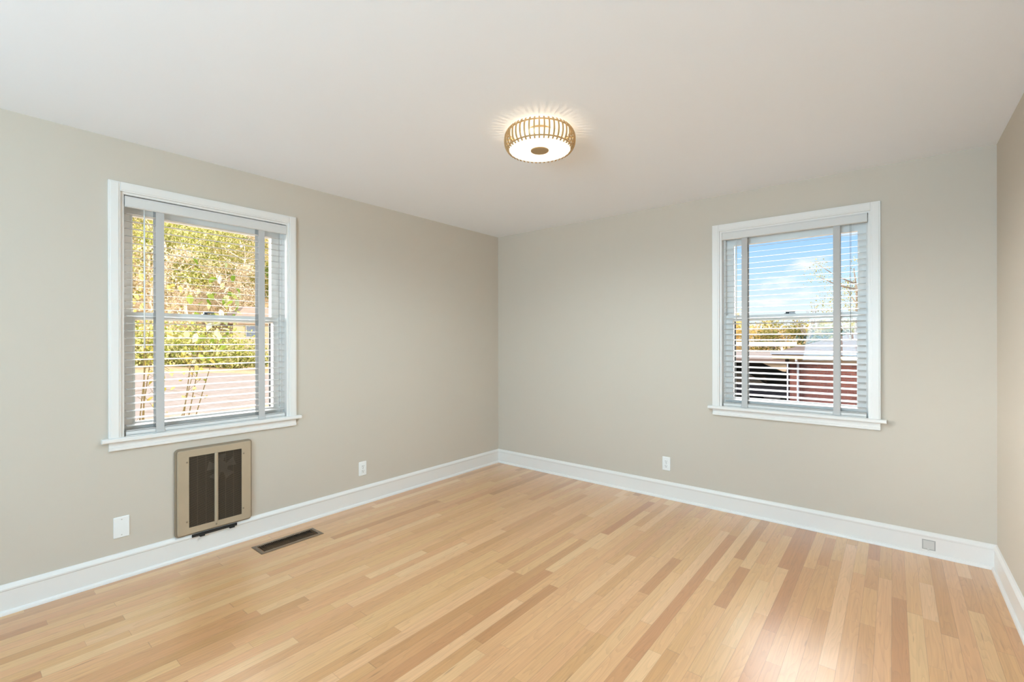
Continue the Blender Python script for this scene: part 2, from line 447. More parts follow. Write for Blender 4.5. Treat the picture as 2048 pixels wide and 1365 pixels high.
def copy_tree(o, parent=None):
    c = o.copy(); COL.objects.link(c); c.parent = parent
    for ch in o.children: copy_tree(ch, c)
    return c

# ------------------------------------------------------------------ room shell
W, D0, H, T = 3.784, -6.60, 2.44, 0.16
L_OPEN = (-3.200, -2.268, 0.770, 2.155)          # left-wall opening (u0,u1,z0,z1)
B_OPEN = (2.290, 3.208, 0.795, 2.165)            # back-wall opening

S_OPEN = (-5.50, -4.30, 0.80, 2.16)  # side opening added out of view for fill light
wl = MB(FL).ring((-3.80, T, -0.10, H), L_OPEN, -T, 0)
wl.ring((D0-T, -3.80, -0.10, H), S_OPEN, -T, 0)
bmesh.ops.remove_doubles(wl.bm, verts=wl.bm.verts, dist=1e-5)
struct(wl.build('wall_left', MT['wall']),
       'greige painted wall with the window over the tan wall heater', 'wall')
struct(MB(FB).ring((0, W, -0.10, H), B_OPEN, -T, 0).build('wall_back', MT['wall']),
       'greige painted wall whose window looks onto a brick house', 'wall')
struct(MB().box(W, W+T, D0-T, T, -0.10, H).build('wall_right', MT['wall']),
       'bright greige wall meeting the back wall beside the camera', 'wall')
struct(MB(lambda u, d, z: Vector((u, D0+d, z))).ring((0, W, -0.10, H), (2.00, 3.60, 0.65, 2.25), -T, 0).build('wall_rear', MT['wall']),
       'greige wall with a picture window behind the camera', 'wall')  # the opening is added to bring light in from behind
struct(MB().box(-T, W+T, D0-T, T, H, H+0.12).build('ceiling', MT['ceiling']), 'smooth white painted ceiling', 'ceiling')
struct(MB().box(-0.9, W+0.9, D0-3.6, D0-T, H, H+0.12).build('roof_porch', MT['ceiling']), 'porch roof shading the window behind the camera', 'roof')  # added slab that blocks sun from the rear opening

REG = (0.176, 0.298, -2.548, -2.206)             # hole for the floor register x0,x1,y0,y1
fb = MB(lambda u, d, z: Vector((u, z, d)))
fb.ring((0, W, D0, 0), REG, -0.03, 0.0)
struct(fb.build('floor', MT['floor']), 'honey oak strip floor with boards running towards the back wall', 'floor')

def baseboard(name, frame, u0, u1, label):
    root = empty(name, frame(u0, 0, 0)); struct(root, label, 'baseboard')
    prof = [(0, 0), (0.013, 0), (0.013, 0.112), (0.017, 0.116), (0.0175, 0.124), (0.012, 0.134), (0.0075, 0.1395), (0, 0.1425)]
    MB(frame).prism(prof, u0, u1, lambda p, q, a: (a, p, q)).build('baseboard_board', MT['trim'], root)
    q = [(0.013, 0), (0.026, 0), (0.0258, 0.006), (0.0235, 0.013), (0.019, 0.018), (0.013, 0.0195)]
    MB(frame).prism(q, u0, u1, lambda p, q, a: (a, p, q)).build('shoe_molding', MT['trim'], root)
    return root
FR = lambda u, d, z: Vector((W-d, u, z))
FREAR = lambda u, d, z: Vector((u, D0+d, z))
baseboard('baseboard_left', FL, D0, 0, 'white baseboard along the wall with the heater')
baseboard('baseboard_back', FB, 0, W, 'white baseboard under the window to the brick house')
baseboard('baseboard_right', FR, D0, 0, 'short visible run of white baseboard on the bright wall')
baseboard('baseboard_rear', FREAR, 0, W, 'white baseboard on the wall behind the camera')

# ------------------------------------------------------------------ windows
def window(name, frame, u0, u1, zt, zs, label, lock_u):
    """u0,u1,zt: outer casing; zs: top of stool"""
    root = empty(name, frame((u0+u1)/2, 0, zs)); struct(root, label, 'window')
    iu0, iu1, izt = u0+0.052, u1-0.052, zt-0.052        # casing inner
    ju0, ju1, jzt = iu0+0.016, iu1-0.012, izt-0.012     # clear jamb
    cb = MB(frame)
    for a, b in ((u0, iu0), (iu1, u1)):
        cb.box(a, b, 0, 0.018, zs, zt)
        cb.box(min(a, b)+0.008, max(a, b)-0.008, 0.018, 0.0215, zs, zt-0.008)
    cb.box(iu0, iu1, 0, 0.018, izt, zt)
    cb.box(iu0, iu1, 0.018, 0.0215, izt+0.008, zt-0.008)
    cb.build('casing', MT['trim'], root, bevel=0.002)
    jb = MB(frame)
    jb.box(iu0, ju0, -T, 0.006, zs-0.02, jzt); jb.box(ju1, iu1, -T, 0.006, zs-0.02, jzt)
    jb.box(iu0, iu1, -T, 0.006, jzt, izt)
    for a, b in ((ju0, ju0+0.012), (ju1-0.012, ju1)):    # stops
        jb.box(a, b, -0.070, -0.056, zs, jzt)
    jb.build('jamb', MT['trim'], root)
    sb = MB(frame)
    sb.box(ju0, ju1, -0.070, 0.0, zs-0.024, zs)
    sb.prism([(0.0, zs-0.024), (0.030, zs-0.024), (0.036, zs-0.019), (0.036, zs-0.005), (0.030, zs), (0.0, zs)], u0-0.030, u1+0.030, lambda p, q, a: (a, p, q))
    sb.build('stool', MT['trim'], root)
    ab = MB(frame)
    ab.prism([(0, zs-0.072), (0.012, zs-0.072), (0.017, zs-0.069), (0.017, zs-0.055), (0.0125, zs-0.052), (0.0125, zs-0.024), (0, zs-0.024)], u0+0.002, u1-0.002, lambda p, q, a: (a, p, q))
    ab.build('apron', MT['trim'], root)
    so = MB(frame)                                        # outside sill
    so.prism([(-0.07, zs-0.03), (-0.07, zs+0.022), (-0.21, zs-0.012), (-0.21, zs-0.05)], iu0, iu1, lambda p, q, a: (a, p, q))
    so.build('outer_sill', MT['trim'], root)
    zm = zs+0.685                                         # meeting rail centre
    # upper sash (outer track)
    g = (ju0+0.060, ju1-0.060, zm+0.012, jzt-0.090)
    us = MB(frame).ring((ju0, ju1, zm-0.026, jzt), g, -0.138, -0.104)
    us.ring((g[0]-0.008, g[1]+0.008, g[2]-0.004, g[3]+0.008), g, -0.104, -0.099)
    us = us.build('upper_sash', MT['sash'], root)
    MB(frame).box(g[0]-0.004, g[1]+0.004, -0.122, -0.118, g[2]-0.004, g[3]+0.004).build('pane', MT['glass'], us)
    # lower sash (inner track)
    g = (ju0+0.063, ju1-0.063, zs+0.068, zm-0.018)
    ls = MB(frame).ring((ju0, ju1, zs, zm+0.017), g, -0.102, -0.068)
    ls.ring((g[0]-0.008, g[1]+0.008, g[2]-0.010, g[3]+0.006), g, -0.068, -0.063)
    ls = ls.build('lower_sash', MT['sash'], root)
    MB(frame).box(g[0]-0.004, g[1]+0.004, -0.088, -0.084, g[2]-0.004, g[3]+0.004).build('pane', MT['glass'], ls)
    lk = MB(frame)
    lk.box(lock_u-0.034, lock_u+0.034, -0.098, -0.072, zm+0.017, zm+0.021)
    lk.tube([(lock_u-0.016, -0.085, zm+0.021), (lock_u-0.016, -0.085, zm+0.034)], 0.011, 10)
    lk.prism([(lock_u-0.024, zm+0.026), (lock_u+0.030, zm+0.026), (lock_u+0.034, zm+0.033), (lock_u+0.010, zm+0.040), (lock_u-0.024, zm+0.038)], -0.090, -0.080, lambda p, q, a: (p, a, q))
    lk.build('sash_lock', MT['lock'], ls)
    # dark frame of the half screen outside the lower sash
    MB(frame).ring((ju0+0.030, ju1-0.030, zs+0.02, zm-0.015), (ju0+0.0635, ju1-0.055, zs+0.045, zm-0.0215), -0.156, -0.146).build('screen_frame', MT['screen'], root)
    return root, (ju0, ju1, jzt)

winL, jL = window('window_1', FL, -3.252, -2.220, 2.202, 0.784, 'white double-hung window overlooking the sunlit hillside yard', -2.742)
winB, jB = window('window_2', FB, 2.230, 3.262, 2.212, 0.808, 'white double-hung window overlooking the brick house and blue sky', 2.742)
r4 = empty('window_4', FL(-4.9, 0, 0.8)); struct(r4, 'white side window left of and behind the camera', 'window')  # unseen window, added to hold the side fill lamp
MB(FL).ring((-5.56, -4.24, 0.74, 2.22), S_OPEN, 0, 0.018).build('casing', MT['trim'], r4)
f4 = MB(FL).ring(S_OPEN, (-5.45, -4.35, 0.85, 2.11), -0.14, -0.10).build('sash', MT['sash'], r4)
MB(FL).box(-5.455, -4.345, -0.122, -0.118, 0.845, 2.115).build('pane', MT['glass'], f4)
r3 = empty('window_3', FREAR(2.8, 0, 0.65)); struct(r3, 'white picture window in the wall behind the camera', 'window')  # unseen window, added as a setting for the rear fill lamp
MB(FREAR).ring((1.94, 3.66, 0.59, 2.31), (2.00, 3.60, 0.65, 2.25), 0, 0.018).build('casing', MT['trim'], r3)
f3 = MB(FREAR).ring((2.00, 3.60, 0.65, 2.25), (2.05, 3.55, 0.70, 2.20), -0.12, -0.08).build('sash', MT['sash'], r3)
MB(FREAR).box(2.045, 3.555, -0.102, -0.098, 0.695, 2.205).build('pane', MT['glass'], f3)

# ------------------------------------------------------------------ blinds
def blind(frame, j, zs, z_first, tilt, tapes, label, wand_u, wand_z, cord_u, cord_z, tassel, vz):
    ju0, ju1, jzt = j
    um = (ju0+ju1)/2
    root = empty('window_blind', frame(um, -0.02, zs))
    tag(root, label, 'blind', 'white slatted window blinds')
    a, b = ju0+0.006, ju1-0.006
    hr = MB(frame).box(a, b, -0.052, -0.006, vz+0.012, vz+0.046).build('headrail', MT['blind'], root)
    va = MB(frame)
    va.prism([(-0.002, vz), (0.008, vz), (0.012, vz+0.006), (0.012, vz+0.050), (0.009, vz+0.056), (0.009, vz+0.060), (-0.002, vz+0.062)], a-0.002, b+0.002, lambda p, q, u: (u, p, q))
    va.build('valance', MT['blind'], root)
    # slats: crowned 50 mm strips, one below the other
    sb = MB(frame); z = z_first; pitch = 0.0413; dc = -0.026; n = 0
    zs_list = []
    while z > zs+0.052:
        zs_list.append(z); z -= pitch
    ct, st = math.cos(tilt), math.sin(tilt)
    for zc in zs_list:
        pr = []
        for k in range(5):
            s = -0.025+0.0125*k; h = 0.0010*(1-(s/0.025)**2)
            pr.append((s, h+0.0010))
        for k in range(4, -1, -1):
            s = -0.025+0.0125*k; h = 0.0010*(1-(s/0.025)**2)
            pr.append((s, h-0.0010))
        pts = [(dc+s*ct+h*st, zc-s*st+h*ct) for s, h in pr]
        sb.prism(pts, a+0.007, b-0.007, lambda p, q, u: (u, p, q))
    sb.build('slats', MT['slat'], root)
    br = MB(frame)
    br.prism([(-0.050, zs+0.006), (-0.002, zs+0.006), (0.000, zs+0.010), (0.000, zs+0.022), (-0.003, zs+0.0255), (-0.049, zs+0.0255)], a+0.004, b-0.004, lambda p, q, u: (u, p, q))
    br.box(a+0.006, b-0.006, -0.050, -0.001, zs+0.0285, zs+0.0315)
    br.box(a+0.004, b-0.004, -0.050, -0.001, zs+0.0002, zs+0.0042)
    br = br.build('bottom_rail', MT['blind'], root)
    for tu in tapes:
        tb = MB(frame)
        tb.box(tu-0.020, tu+0.020, 0.0008, 0.0022, zs+0.020, vz+0.004)
        tb.build('ladder_tape', MT['tape'], root)
        tb = MB(frame)
        tb.box(tu-0.020, tu+0.020, -0.0555, -0.0541, zs+0.020, vz+0.02)
        tb.build('ladder_tape', MT['tape'], root)
        cl = MB(frame)                                     # tape folded under the rail and clipped
        cl.prism([(tu-0.024, 0.0008), (tu+0.024, 0.0008), (tu+0.020, 0.006), (tu-0.020, 0.006)], zs+0.004, zs+0.020, lambda p, q, z_: (p, q, z_))
        cl.build('tape_clip', MT['tape'], br)
    wd = MB(frame)
    wd.tube([(wand_u, 0.004, vz+0.004), (wand_u, 0.006, vz-0.028)], 0.0016, 6)
    wd.tube([(wand_u, 0.007, vz-0.028), (wand_u, 0.0085, wand_z)], 0.0042, 8)
    wd.build('tilt_wand', MT['wand'], root, smooth=True)
    cb = MB(frame)
    for e in (-0.003, 0.003):
        cb.tube([(cord_u+e, 0.004, vz+0.01), (cord_u+e*0.4, 0.005, cord_z)], 0.0011, 5)
    cd_ = cb.build('lift_cord', MT['cord'], root)
    if tassel:
        tb = MB(frame)
        tb.tube([(cord_u, 0.006, cord_z+0.004), (cord_u, 0.006, cord_z-0.008), (cord_u, 0.006, cord_z-0.030)], [0.003, 0.006, 0.008], 8)
        tb.build('tassel', MT['plastic'], cd_)
    return root

blind(FL, jL, 0.784, 2.0385, 0.085, (-3.017, -2.450), 'white slatted blind in the window over the tan wall heater',
      -3.092, 1.277, -2.336, 0.86, False, 2.070)
blind(FB, jB, 0.808, 2.0225, 0.165, (2.458, 3.029), 'white slatted blind in the window facing the brick house',
      2.403, 1.47, 3.105, 1.350, True, 2.090)

# ------------------------------------------------------------------ wall heater
def heater():
    u0, u1, z0, z1 = -2.951, -2.520, 0.137, 0.667
    root = empty('wall_heater', FL((u0+u1)/2, 0, z0))
    tag(root, 'tan metal wall heater with two dark grilles below the window', 'heater')
    d = 0.030
    # rim with a stepped lip
    rb = MB(FL)
    inner = rb.rrect(u0, u1, z0, z1, 0.022, [(0, 0), (0, 0.012), (0.003, 0.016), (0.009, 0.017), (0.0095, 0.021), (0.011, 0.025)], hole=True, back=False)
    rb.build('rim', MT['tan_rim'], root, smooth=False)
    # face plate with two openings, made of strips
    fu0, fu1, fz0, fz1 = u0+0.010, u1-0.010, z0+0.010, z1-0.010
    gl = (-2.882, -2.744); gr = (-2.726, -2.588); gz0, gz1 = 0.187, 0.615
    fb = MB(FL)
    fb.rrect(fu0, fu1, fz0, fz1, 0.014, [(0, 0.020), (0, 0.026), (0.003, 0.029), (0.004, 0.030)], hole=True, back=False)
    fu0 += 0.004; fu1 -= 0.004; fz0 += 0.004; fz1 -= 0.004
    for a in ((fu0+0.006, fu1-0.006, fz0, gz0), (fu0+0.006, fu1-0.006, gz1, fz1), (fu0, gl[0], gz0, gz1), (gr[1], fu1, gz0, gz1)):
        fb.box(a[0], a[1], 0.026, 0.030, a[2], a[3])
    for a in ((fu0, fu0+0.007, fz0+0.006, gz0), (fu1-0.007, fu1, fz0+0.006, gz0), (fu0, fu0+0.007, gz1, fz1-0.006), (fu1-0.007, fu1, gz1, fz1-0.006)):
        fb.box(a[0], a[1], 0.026, 0.030, a[2], a[3])
    fb.ring((fu0-0.002, fu1+0.002, fz0-0.002, fz1+0.002), (gl[0]-0.002, gr[1]+0.002, gz0-0.002, gz1+0.002), 0.0262, 0.0285)
    fb.build('face_plate', MT['tan'], root)
    MB(FL).prism([(gl[1]-0.001, 0.022), (gl[1], 0.033), (gl[1]+0.009, 0.0365), (gr[0], 0.033), (gr[0]+0.001, 0.022)], gz0-0.004, gz1+0.004, lambda p, q, z: (p, q, z)).build('divider_bar', MT['tan'], root)
    MB(FL).box(u0+0.02, u1-0.02, 0.001, 0.006, z0+0.02, z1-0.02).build('back_pan', MT['dark'], root)
    fn = MB(lambda a, b, c: FL(-2.700+a, c, 0.515+b))
    fn.lathe([(0.035, 0.007), (0.035, 0.016), (0.028, 0.018), (0.004, 0.018)], 24)
    for k in range(5):
        t = 2*PI*k/5
        c, s = math.cos(t), math.sin(t); c2, s2_ = math.cos(t+0.7), math.sin(t+0.7)
        q = [(0.033*c, 0.033*s, 0.009), (0.085*c, 0.085*s, 0.009), (0.085*c2, 0.085*s2_, 0.016), (0.033*c2, 0.033*s2_, 0.016)]
        V = [fn.v(*p) for p in q]; fn.bm.faces.new(V)
    fn.build('fan', MT['fan'], root)
    for g in (gl, gr):
        gb = MB(FL); z = gz0+0.003; k = 0
        while z < gz1-0.002:
            gb.box(g[0]-0.003, g[1]+0.003, 0.0235, 0.0262, z, z+0.0028); z += 0.0068
        for uu in (g[0]+0.046, g[1]-0.046):
            gb.box(uu-0.001, uu+0.001, 0.0215, 0.0236, gz0, gz1)
        gb.build('grille', MT['grille'], root)
    for u, z in ((-2.892, 0.585), (-2.576, 0.582), (-2.893, 0.226), (-2.579, 0.224), (-2.735, 0.168)):
        sc = MB(lambda a, b, c: FL(u+a, c, z+b)); sc.lathe([(0.005, 0.029), (0.005, 0.0325), (0.003, 0.034)], 10)
        sc.build('screw', MT['tan_rim'], root)
    bb = MB(FL).box(-2.865, -2.615, 0.018, 0.026, 0.121, 0.137)
    bb.box(-2.825, -2.800, 0.018, 0.036, 0.116, 0.126); bb.box(-2.660, -2.632, 0.018, 0.036, 0.116, 0.126)
    bb.build('bottom_bracket', MT['dark'], root)
heater()

# ------------------------------------------------------------------ outlets and plates
def outlet(frame, u, z, label):
    root = empty('wall_outlet', frame(u, 0, z)); tag(root, label, 'outlet', 'duplex wall outlets')
    pb = MB(frame); pb.rrect(u-0.034, u+0.034, z-0.0565, z+0.0565, 0.005, [(0, 0), (0, 0.003), (0.002, 0.0055), (0.004, 0.006)], 4)
    pb.build('face_plate', MT['plastic'], root)
    for s in (-1, 1):
        zc = z+s*0.0195
        so = MB(frame); so.rrect(u-0.0165, u+0.0165, zc-0.0145, zc+0.0145, 0.010, [(0, 0.0055), (0, 0.0085), (0.001, 0.009)], 5)
        so = so.build('socket', MT['plastic'], root)
        sl = MB(frame)
        sl.box(u-0.0075, u-0.005, 0.0088, 0.0093, zc-0.001, zc+0.008); sl.box(u+0.005, u+0.0075, 0.0088, 0.0093, zc, zc+0.007)
        sl.prism([(u-0.003, zc-0.009), (u+0.003, zc-0.009), (u+0.003, zc-0.006), (u, zc-0.0035), (u-0.003, zc-0.006)], 0.0088, 0.0093, lambda p, q, d: (p, d, q))
        sl.build('slot', MT['slot'], so)
    sc = MB(lambda a, b, c: frame(u+a, c, z+b)); sc.lathe([(0.0035, 0.0055), (0.0035, 0.0068), (0.002, 0.0075)], 10); sc.build('screw', MT['steel'], root)
outlet(FL, -1.674, 0.284, 'white duplex outlet near the corner, right of the floor register')
outlet(FB, 1.859, 0.289, 'white duplex outlet on the wall with the sky-view window')

root = empty('blank_wall_plate', FL(-3.1955, 0, 0.284)); tag(root, 'blank white cover plate left of the tan heater', 'cover plate')
pb = MB(FL); pb.rrect(-3.2305, -3.1605, 0.2265, 0.3415, 0.004, [(0, 0), (0, 0.003), (0.002, 0.0055), (0.004, 0.006)], 4); pb.build('face_plate', MT['plastic'], root)
for z in (0.3265, 0.2415):
    sc = MB(lambda a, b, c: FL(-3.1955+a, c, z+b)); sc.lathe([(0.0035, 0.0055), (0.0035, 0.0066), (0.002, 0.007)], 10); sc.build('screw', MT['baseold'], root)

# painted-over cover let into the back baseboard
root = empty('baseboard_outlet_cover', FB(3.491, 0.013, 0.066)); tag(root, 'small painted-over outlet cover set in the white baseboard', 'outlet cover')
MB(FB).ring((3.460, 3.522, 0.036, 0.096), (3.4655, 3.5165, 0.0405, 0.0905), 0.012, 0.0138).build('recess_gap', mat('grey_caulk_gap', (176, 174, 170), 0.9), root)  # plain grey ring around the cover
pb = MB(FB); pb.rrect(3.4655, 3.5165, 0.0405, 0.0905, 0.004, [(0, 0.012), (0, 0.0150), (0.002, 0.0162)], 4); pb.build('cover_flap', MT['baseold'], root)
pb = MB(FB); pb.rrect(3.484, 3.494, 0.033, 0.045, 0.003, [(0, 0.012), (0, 0.0175), (0.002, 0.0185)], 4); pb.build('latch', MT['baseold'], root)

# ------------------------------------------------------------------ floor register
def register():
    x0, x1, y0, y1 = 0.160, 0.314, -2.582, -2.177
    F = lambda u, d, z: Vector((u, z, d))
    root = empty('floor_register', ((x0+x1)/2, (y0+y1)/2, 0)); tag(root, 'brown metal floor register with dark louvers in the oak floor', 'floor vent')
    fr = MB(F)
    def loop(r, d): return [fr.v(r[0], d, r[2]), fr.v(r[1], d, r[2]), fr.v(r[1], d, r[3]), fr.v(r[0], d, r[3])]
    def ins(k): return (x0+k, x1-k, y0+k, y1-k)
    Ls = [loop(ins(0), 0.0004), loop(ins(0.001), 0.003), loop(ins(0.007), 0.006), loop(ins(0.021), 0.006), loop(ins(0.024), 0.003), loop(ins(0.024), -0.02), loop(ins(0.016), -0.02), loop(ins(0.016), 0.0004)]
    for A, B in zip(Ls, Ls[1:]+Ls[:1]):
        for k in range(4): fr.bm.faces.new([A[k], A[(k+1) % 4], B[(k+1) % 4], B[k]])
    fr.build('frame', MT['register'], root)
    lb = MB(); y = y0+0.030
    while y < y1-0.028:
        lb.prism([(y-0.0012, 0.0045), (y+0.0012, 0.0045), (y+0.0042, -0.012), (y+0.0018, -0.012)], x0+0.022, x1-0.022, lambda p, q, a: (a, p, q)); y += 0.0105
    lb.build('louvers', MT['louver'], root)
    db = MB(); db.box(x0+0.017, x1-0.017, y0+0.035, y1-0.030, -0.16, -0.15); db.build('duct', MT['dark'], root)
register()

# ------------------------------------------------------------------ ceiling light
def ceiling_light():
    cx, cy = 1.8673, -1.8074
    root = empty('ceiling_light', (cx, cy, H)); tag(root, 'round brass-ribbed flush ceiling light, lit warm white', 'ceiling light')
    zb, zt = 2.330, 2.436
    F = lambda a, b, c: Vector((cx+a, cy+b, c))
    MB(F).lathe([(0.060, H), (0.060, H-0.012), (0.052, H-0.018)], 32).build('canopy', MT['brass'], root)
    MB(F).lathe([(0.130, 2.345), (0.133, 2.350), (0.134, 2.36), (0.134, 2.385), (0.128, 2.398)], 64).build('drum_shade', MT['lampdrum'], root, smooth=True)
    MB(F).lathe([(0.163, zb+0.009), (0.163, zb+0.004), (0.160, zb+0.001)], 64).build('bottom_diffuser', MT['lampglass'], root)
    MB(F).lathe([(0.1635, zb+0.0095), (0.1635, zb+0.0125), (0.118, zb+0.0135)], 64).build('reflector_pan', MT['ceiling'], root)  # added plate that keeps the panel's glow off the ceiling
    MB(F).lathe([(0.048, zb+0.002), (0.048, zb-0.001), (0.046, zb-0.003), (0.010, zb-0.003)], 32).build('finial_disc', MT['brass'], root)
    for r, z in ((0.1645, zb+0.012), (0.1645, zt-0.012)):
        MB(F).lathe([(r, z-0.003), (r+0.004, z-0.003), (r+0.004, z+0.003), (r, z+0.003)], 64, closed=True).build('ring', MT['brass'], root)
    # one rib, bowed outwards, copied round
    pts = []
    for k in range(13):
        t = k/12; z = zb-0.003+(zt+0.002-zb)*t
        r = 0.1665+0.0215*(1-abs(2*t-1)**2.6)
        pts.append((r, z))
    rb = MB(FN); hw = 0.0036
    loops = []
    for r, z in pts:
        loops.append([rb.v(r-0.003, -hw, z), rb.v(r+0.002, -hw, z), rb.v(r+0.002, hw, z), rb.v(r-0.003, hw, z)])
    for A, B in zip(loops, loops[1:]):
        for k in range(4): rb.bm.faces.new([A[k], A[(k+1) % 4], B[(k+1) % 4], B[k]])
    rb.bm.faces.new(loops[0][::-1]); rb.bm.faces.new(loops[-1])
    bmesh.ops.translate(rb.bm, verts=rb.bm.verts, vec=(0, 0, -H))
    rib = rb.build('rib', MT['brass'], None); rib.parent = root
    NR = 46
    for k in range(1, NR):
        c = rib.copy(); COL.objects.link(c); c.parent = root; c.rotation_euler = (0, 0, 2*PI*k/NR)
    ld = bpy.data.lights.new('lamp_bulb', 'POINT'); ld.energy = 5.0; ld.color = (1.0, 0.82, 0.58); ld.shadow_soft_size = 0.012
    lo = bpy.data.objects.new('lamp_bulb', ld); COL.objects.link(lo); lo.location = (cx, cy, 2.412)
    for k in range(6):                                   # spots added under the round panel to light the room
        ld = bpy.data.lights.new('led', 'SPOT'); ld.energy = 13.5; ld.color = (0.72, 0.91, 1.0); ld.shadow_soft_size = 0.01
        ld.spot_size = math.radians(176); ld.spot_blend = 0.75
        lo = bpy.data.objects.new('led', ld); COL.objects.link(lo); lo.location = (cx+0.12*math.cos(k*PI/3+.2), cy+0.12*math.sin(k*PI/3+.2), zb-0.013)
ceiling_light()

# ------------------------------------------------------------------ outside: ground
def sst(a, b, t):
    t = min(max((t-a)/(b-a), 0), 1); return t*t*(3-2*t)
def gz(x, y):
    z = -0.62 - 0.95*sst(3, 15, y)
    if x < -6:
        z += 0.016*(-x-6)
    if x < -44:
        s = -x-44; z += 0.42*s*s/(s+12)*sst(-22, 2, y)  # hill tapered out of view so low sky light reaches the window
    if y > 45:
        z += 0.05*(y-45)
    return z
gb = bmesh.new()
xs = [-130, -110, -95, -85, -78, -72, -66, -60, -55, -50, -46, -42, -36, -30, -24, -18, -13, -9, -6, -4, -2, -0.7, 2, 4, 8, 14, 22, 35, 60]
ys = [-40, -25, -15, -8, -5.2, -2, 0.5, 3, 5, 7, 9, 11, 13, 15, 18, 22, 27, 33, 40, 48, 58, 70, 85, 110]
grid = [[gb.verts.new((x, y, gz(x, y)+(0.05*mnoise.noise(Vector((x, y, 0))) if abs(x) > 5 else 0))) for y in ys] for x in xs]
for i in range(len(xs)-1):
    for j_ in range(len(ys)-1):
        gb.faces.new([grid[i][j_], grid[i+1][j_], grid[i+1][j_+1], grid[i][j_+1]])
g = MB(); g.bm.free(); g.bm = gb
go = g.build('ground', ground_mat(), None, smooth=True)
struct(go, 'sunlit yard of dry grass and pale gravel rising to a hillside', 'ground')

# ------------------------------------------------------------------ plants
LM = {
 'yellowgreen': leaf_mat('leaf_yellow_green', [(92, 98, 40), (146, 148, 62), (186, 178, 96), (222, 206, 160), (118, 128, 52)]),
 'tan': leaf_mat('leaf_dry_tan', [(150, 126, 94), (204, 178, 142), (232, 212, 186), (160, 148, 84), (240, 226, 208)]),
 'green': leaf_mat('leaf_green', [(54, 72, 32), (86, 104, 48), (122, 136, 72), (64, 86, 40)]),
 'olive': leaf_mat('leaf_olive', [(110, 108, 52), (150, 140, 78), (188, 172, 110), (128, 130, 50)]),
 'yellow': leaf_mat('leaf_autumn_yellow', [(214, 184, 96), (236, 206, 130), (220, 190, 150), (190, 180, 90)]),
 'evergreen': leaf_mat('leaf_evergreen', [(38, 52, 38), (60, 74, 56), (84, 96, 80)], transl=0.1),
 'shrub': leaf_mat('leaf_shrub', [(96, 120, 40), (128, 146, 58), (176, 178, 112), (226, 220, 192), (82, 106, 36)], transl=0.45),
 'shrubyellow': leaf_mat('leaf_shrub_yellow', [(150, 142, 62), (184, 168, 90), (210, 190, 128), (112, 120, 48)], transl=0.45),
}
BARK = mat('grey_bark', (132, 116, 100), 0.95, vary=(6, 0.2))
PALEBARK = mat('pale_bark', (214, 192, 168), 0.95, vary=(6, 0.12))
STEM = mat('brown_stem', (120, 104, 62), 0.9)

def leaf_quad(bm, c, size, r, narrow=0.6):
    n = Vector((r.gauss(0, 1), r.gauss(0, 1), r.gauss(0, 1)+0.4)).normalized()
    a = n.orthogonal().normalized(); b = n.cross(a); t = r.uniform(0, 2*PI)
    a, b = a*math.cos(t)+b*math.sin(t), b*math.cos(t)-a*math.sin(t)
    V = [bm.verts.new(c+a*size), bm.verts.new(c+b*size*narrow+n*size*0.15), bm.verts.new(c-a*size), bm.verts.new(c-b*size*narrow+n*size*0.15)]
    bm.faces.new(V)

def make_tree(name, seed, h, crown_r, nleaf, leaf, lm, bark, base=0.25, lean=0.0):
    """unlinked-position prototype at the origin: trunk with branches, crown of leaves"""
    r = random.Random(seed)
    root = empty(name, (0, 0, 0))
    tb = MB(); tips = []
    top = Vector((lean*h, r.uniform(-.1, .1)*h, h*0.9))
    n = 6
    tr = [Vector((0, 0, -0.3)).lerp(top, k/n)+Vector((r.uniform(-.03, .03)*h, r.uniform(-.03, .03)*h, 0))*(0 if k in (0,) else 1) for k in range(n+1)]
    tb.tube([tuple(p) for p in tr], [0.022*h*(1-0.85*k/n) for k in range(n+1)], 7)
    for k in range(16):
        t = r.uniform(0.22, 0.88); i = int(t*n); p = tr[i].lerp(tr[min(i+1, n)], t*n-i)
        ang = r.uniform(0, 2*PI); L_ = crown_r*r.uniform(0.6, 1.05)
        q = p+Vector((math.cos(ang)*L_, math.sin(ang)*L_, L_*r.uniform(0.25, 0.9)))
        m_ = p.lerp(q, 0.5)+Vector((0, 0, -0.06*L_))
        tb.tube([tuple(p), tuple(m_), tuple(q)], [0.007*h, 0.004*h, 0.0015*h], 5); tips.append(q)
    tb.build('trunk', bark, root)
    lb = MB(); cz = h*(base+1)/2; rz = h*(1-base)/2*1.05
    centers = []
    for k in range(26):
        v = Vector((r.gauss(0, 1), r.gauss(0, 1), r.gauss(0, 1))).normalized()*r.uniform(0.25, 1.0)
        centers.append((Vector((v.x*crown_r, v.y*crown_r, cz+v.z*rz)), crown_r*r.uniform(0.22, 0.45)))
    centers += [(q, crown_r*0.25) for q in tips]
    for k in range(nleaf):
        c, cr_ = r.choice(centers)
        p = c+Vector((r.gauss(0, .55), r.gauss(0, .55), r.gauss(0, .45)))*cr_
        leaf_quad(lb.bm, p, leaf*r.uniform(0.6, 1.4), r)
    lb.build('foliage', lm, root, recalc=False)
    return root

